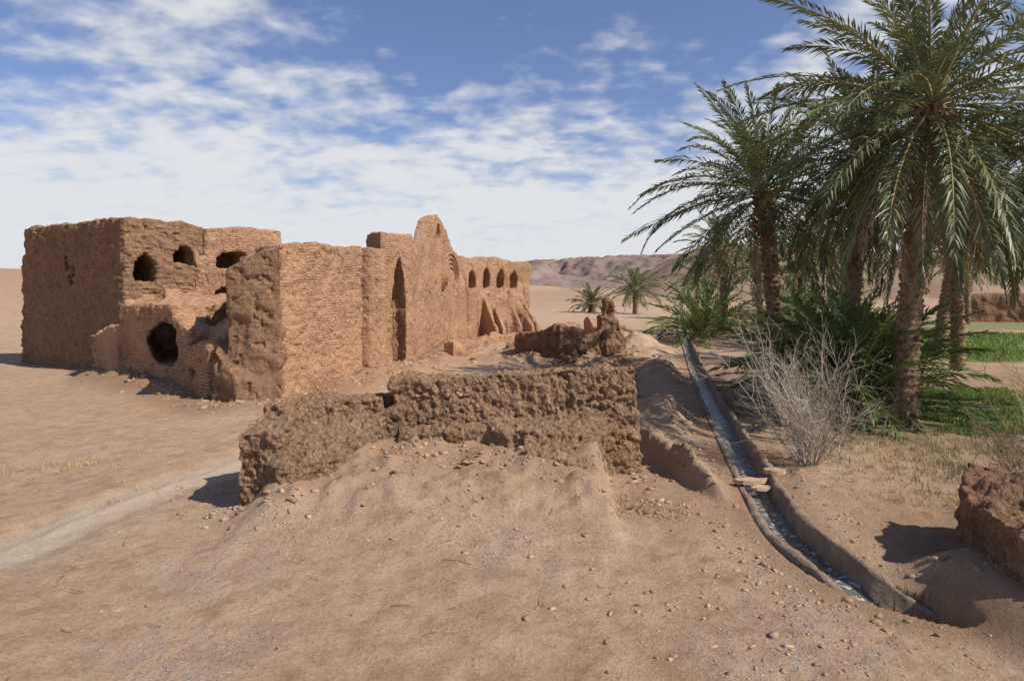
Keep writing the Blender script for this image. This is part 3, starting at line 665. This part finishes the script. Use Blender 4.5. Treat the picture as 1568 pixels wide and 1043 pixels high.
for n,r in ((18000,(10.9,22,16.6,19.8)),(18000,(12.8,28,20.8,24.2)),(20000,(21,55,33,52))):
    a,b_=ru(n,*r); xs_.append(a); ys_.append(b_)
x=np.concatenate(xs_); y=np.concatenate(ys_); k=fbm(x/1.2,y/1.2,x*0,2)>-.25; x,y=x[k],y[k]
blades('crop_grass',x,y,rng.uniform(.06,.17,len(x))*(1+ss(30,40,y)*1.2),.03+.0012*y,MG)
def tufts(n,cx,cy,sx,sy,m=14):
    tx=rng.normal(cx,sx,n); ty=rng.normal(cy,sy,n); x=np.repeat(tx,m)+rng.normal(0,.06,n*m); y=np.repeat(ty,m)+rng.normal(0,.06,n*m); return x,y
x,y=tufts(420,10.5,18,2.6,2.8,12); k=(dist_poly(x,y,CP)>.7)&(x>6.2); x,y=x[k],y[k]
blades('green_weeds',x,y,rng.uniform(.05,.22,len(x)),.016,ML2,1.0)
parts=[tufts(300,8.8,13.6,1.3,.9),tufts(260,9.8,15.3,1.6,.6),tufts(90,8,11.5,1,.7),tufts(26,-8.9,14.1,.5,.35),tufts(20,-9.9,13.7,.7,.4),tufts(10,-6.6,12.0,.6,.4),tufts(12,2.1,10.8,.3,.2),tufts(60,7.5,22,1,4),tufts(12,-5,23,1,.8),tufts(8,-8,8.5,.4,.4)]
x=np.concatenate([p[0] for p in parts]); y=np.concatenate([p[1] for p in parts]); k=(dist_poly(x,y,CP)>.5); x,y=x[k],y[k]
blades('dry_grass',x,y,rng.uniform(.03,.17,len(x)),.012,MST,1.2)
A=Acc()
for (px,py,l,a) in [(-1.35,7.65,.28,-.3),(-.9,8.9,.45,-.5),(-.6,10.6,.25,1.0),(.6,10.2,.2,1.3)]+[(random.uniform(-6,4),random.uniform(5.4,12),random.uniform(.05,.2),random.uniform(0,3)) for _ in range(50)]:
    z=float(gh(np.array([px]),np.array([py]))[0])+.012; d=np.array([math.cos(a),math.sin(a),0]); s=np.array([-d[1],d[0],0]); r=.006; u=np.array([0,0,r])
    p=np.array([px,py,z]); q=p+d*l+[0,0,.015]; m_=(p+q)/2+s*l*.1
    for P,Q in ((p,m_),(m_,q)):
        A.add(np.array([P-s*r,P+s*r,P+u*1.6,Q-s*r*.7,Q+s*r*.7,Q+u]),np.array([[0,1,4,3],[1,2,5,4],[2,0,3,5]]))
A.obj('fallen_twigs',MSb,None)

# ------------------------------------------------------------------ sky and sun
el=math.radians(44); az=math.radians(116)
to_sun=Vector((math.sin(az)*math.cos(el),math.cos(az)*math.cos(el),math.sin(el)))
sl=bpy.data.lights.new('sun','SUN'); sl.energy=5.0; sl.angle=math.radians(.5); sl.color=(1,.95,.86)
so=bpy.data.objects.new('sun',sl); col.objects.link(so); so.rotation_euler=to_sun.to_track_quat('Z','Y').to_euler(); so.location=(20,-10,30)
w=bpy.data.worlds.new('World'); scene.world=w; w.use_nodes=True; nt=w.node_tree; bg=nt.nodes['Background']; bg.inputs['Strength'].default_value=.083
sky=N(nt,'ShaderNodeTexSky',sky_type='NISHITA'); sky.sun_disc=False; sky.sun_elevation=el; sky.sun_rotation=az; sky.altitude=900; sky.air_density=1.0; sky.dust_density=.6; sky.ozone_density=2.0
tcw=N(nt,'ShaderNodeTexCoord'); sx=N(nt,'ShaderNodeSeparateXYZ'); nt.links.new(tcw.outputs['Generated'],sx.inputs[0])
zz=math_n(nt,'ADD',math_n(nt,'MAXIMUM',sx.outputs[2],0.0),.24)
cb=N(nt,'ShaderNodeCombineXYZ'); nt.links.new(math_n(nt,'DIVIDE',sx.outputs[0],zz),cb.inputs[0]); nt.links.new(math_n(nt,'DIVIDE',sx.outputs[1],zz),cb.inputs[1])
p=cb.outputs[0]
def dist_to(pt):
    d=N(nt,'ShaderNodeVectorMath',operation='DISTANCE'); nt.links.new(p,d.inputs[0]); d.inputs[1].default_value=pt; return d.outputs['Value']
big=noise(nt,p,1.7,4,.5,.3).outputs[0]; cell=noise(nt,p,10.0,3,.5,.2).outputs[0]
rot=N(nt,'ShaderNodeMapping'); rot.inputs['Rotation'].default_value=(0,0,.95); rot.inputs['Scale'].default_value=(1,2.4,1); nt.links.new(p,rot.inputs['Vector'])
wisp=noise(nt,rot.outputs[0],2.2,9,.64,.5).outputs[0]
cov=maprange(nt,big,.3,.7,-.12,.13)
hole=maprange(nt,dist_to((-.05,1.42,0)),.1,.72,-.23,0)
hole2=maprange(nt,dist_to((.49,1.3,0)),.05,.36,-.15,0)
overhead_fill_cut=maprange(nt,sx.outputs[2],.42,.65,0,-.22)  # unseen overhead cloud thinned on purpose to lower the sky fill light
rear_fill_cut=maprange(nt,sx.outputs[1],.15,-.4,0,-.22)  # cloud behind the camera thinned to deepen shadows, not an observed clearing
low=maprange(nt,sx.outputs[2],.26,.06,0,.30)
cl=math_n(nt,'ADD',math_n(nt,'MULTIPLY',cell,.54),math_n(nt,'MULTIPLY',wisp,.48))
v=math_n(nt,'ADD',math_n(nt,'ADD',math_n(nt,'ADD',cl,cov),math_n(nt,'ADD',hole,hole2)),math_n(nt,'ADD',math_n(nt,'ADD',low,rear_fill_cut),overhead_fill_cut))
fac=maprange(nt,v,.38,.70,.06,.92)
haze=maprange(nt,sx.outputs[2],.22,-.02,0,.75)
skyc=mix(nt,1.0,sky.outputs[0],(1.08,1.17,1.42),'MULTIPLY')
cloudc=mix(nt,maprange(nt,v,.5,.8),(8.0,8.3,9.1),(9.5,9.6,9.8))
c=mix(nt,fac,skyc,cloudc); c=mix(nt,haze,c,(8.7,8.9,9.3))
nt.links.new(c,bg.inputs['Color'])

# ------------------------------------------------------------------ camera
cam=bpy.data.cameras.new('camera'); cam.lens=24; cam.sensor_width=36; cam.shift_y=-.052; cam.clip_end=20000; cam.clip_start=.1
co=bpy.data.objects.new('camera',cam); col.objects.link(co); co.location=(0,0,3.6); co.rotation_euler=(math.radians(90),0,0); scene.camera=co
scene.view_settings.view_transform='Standard'; scene.view_settings.look='None'; scene.view_settings.exposure=0
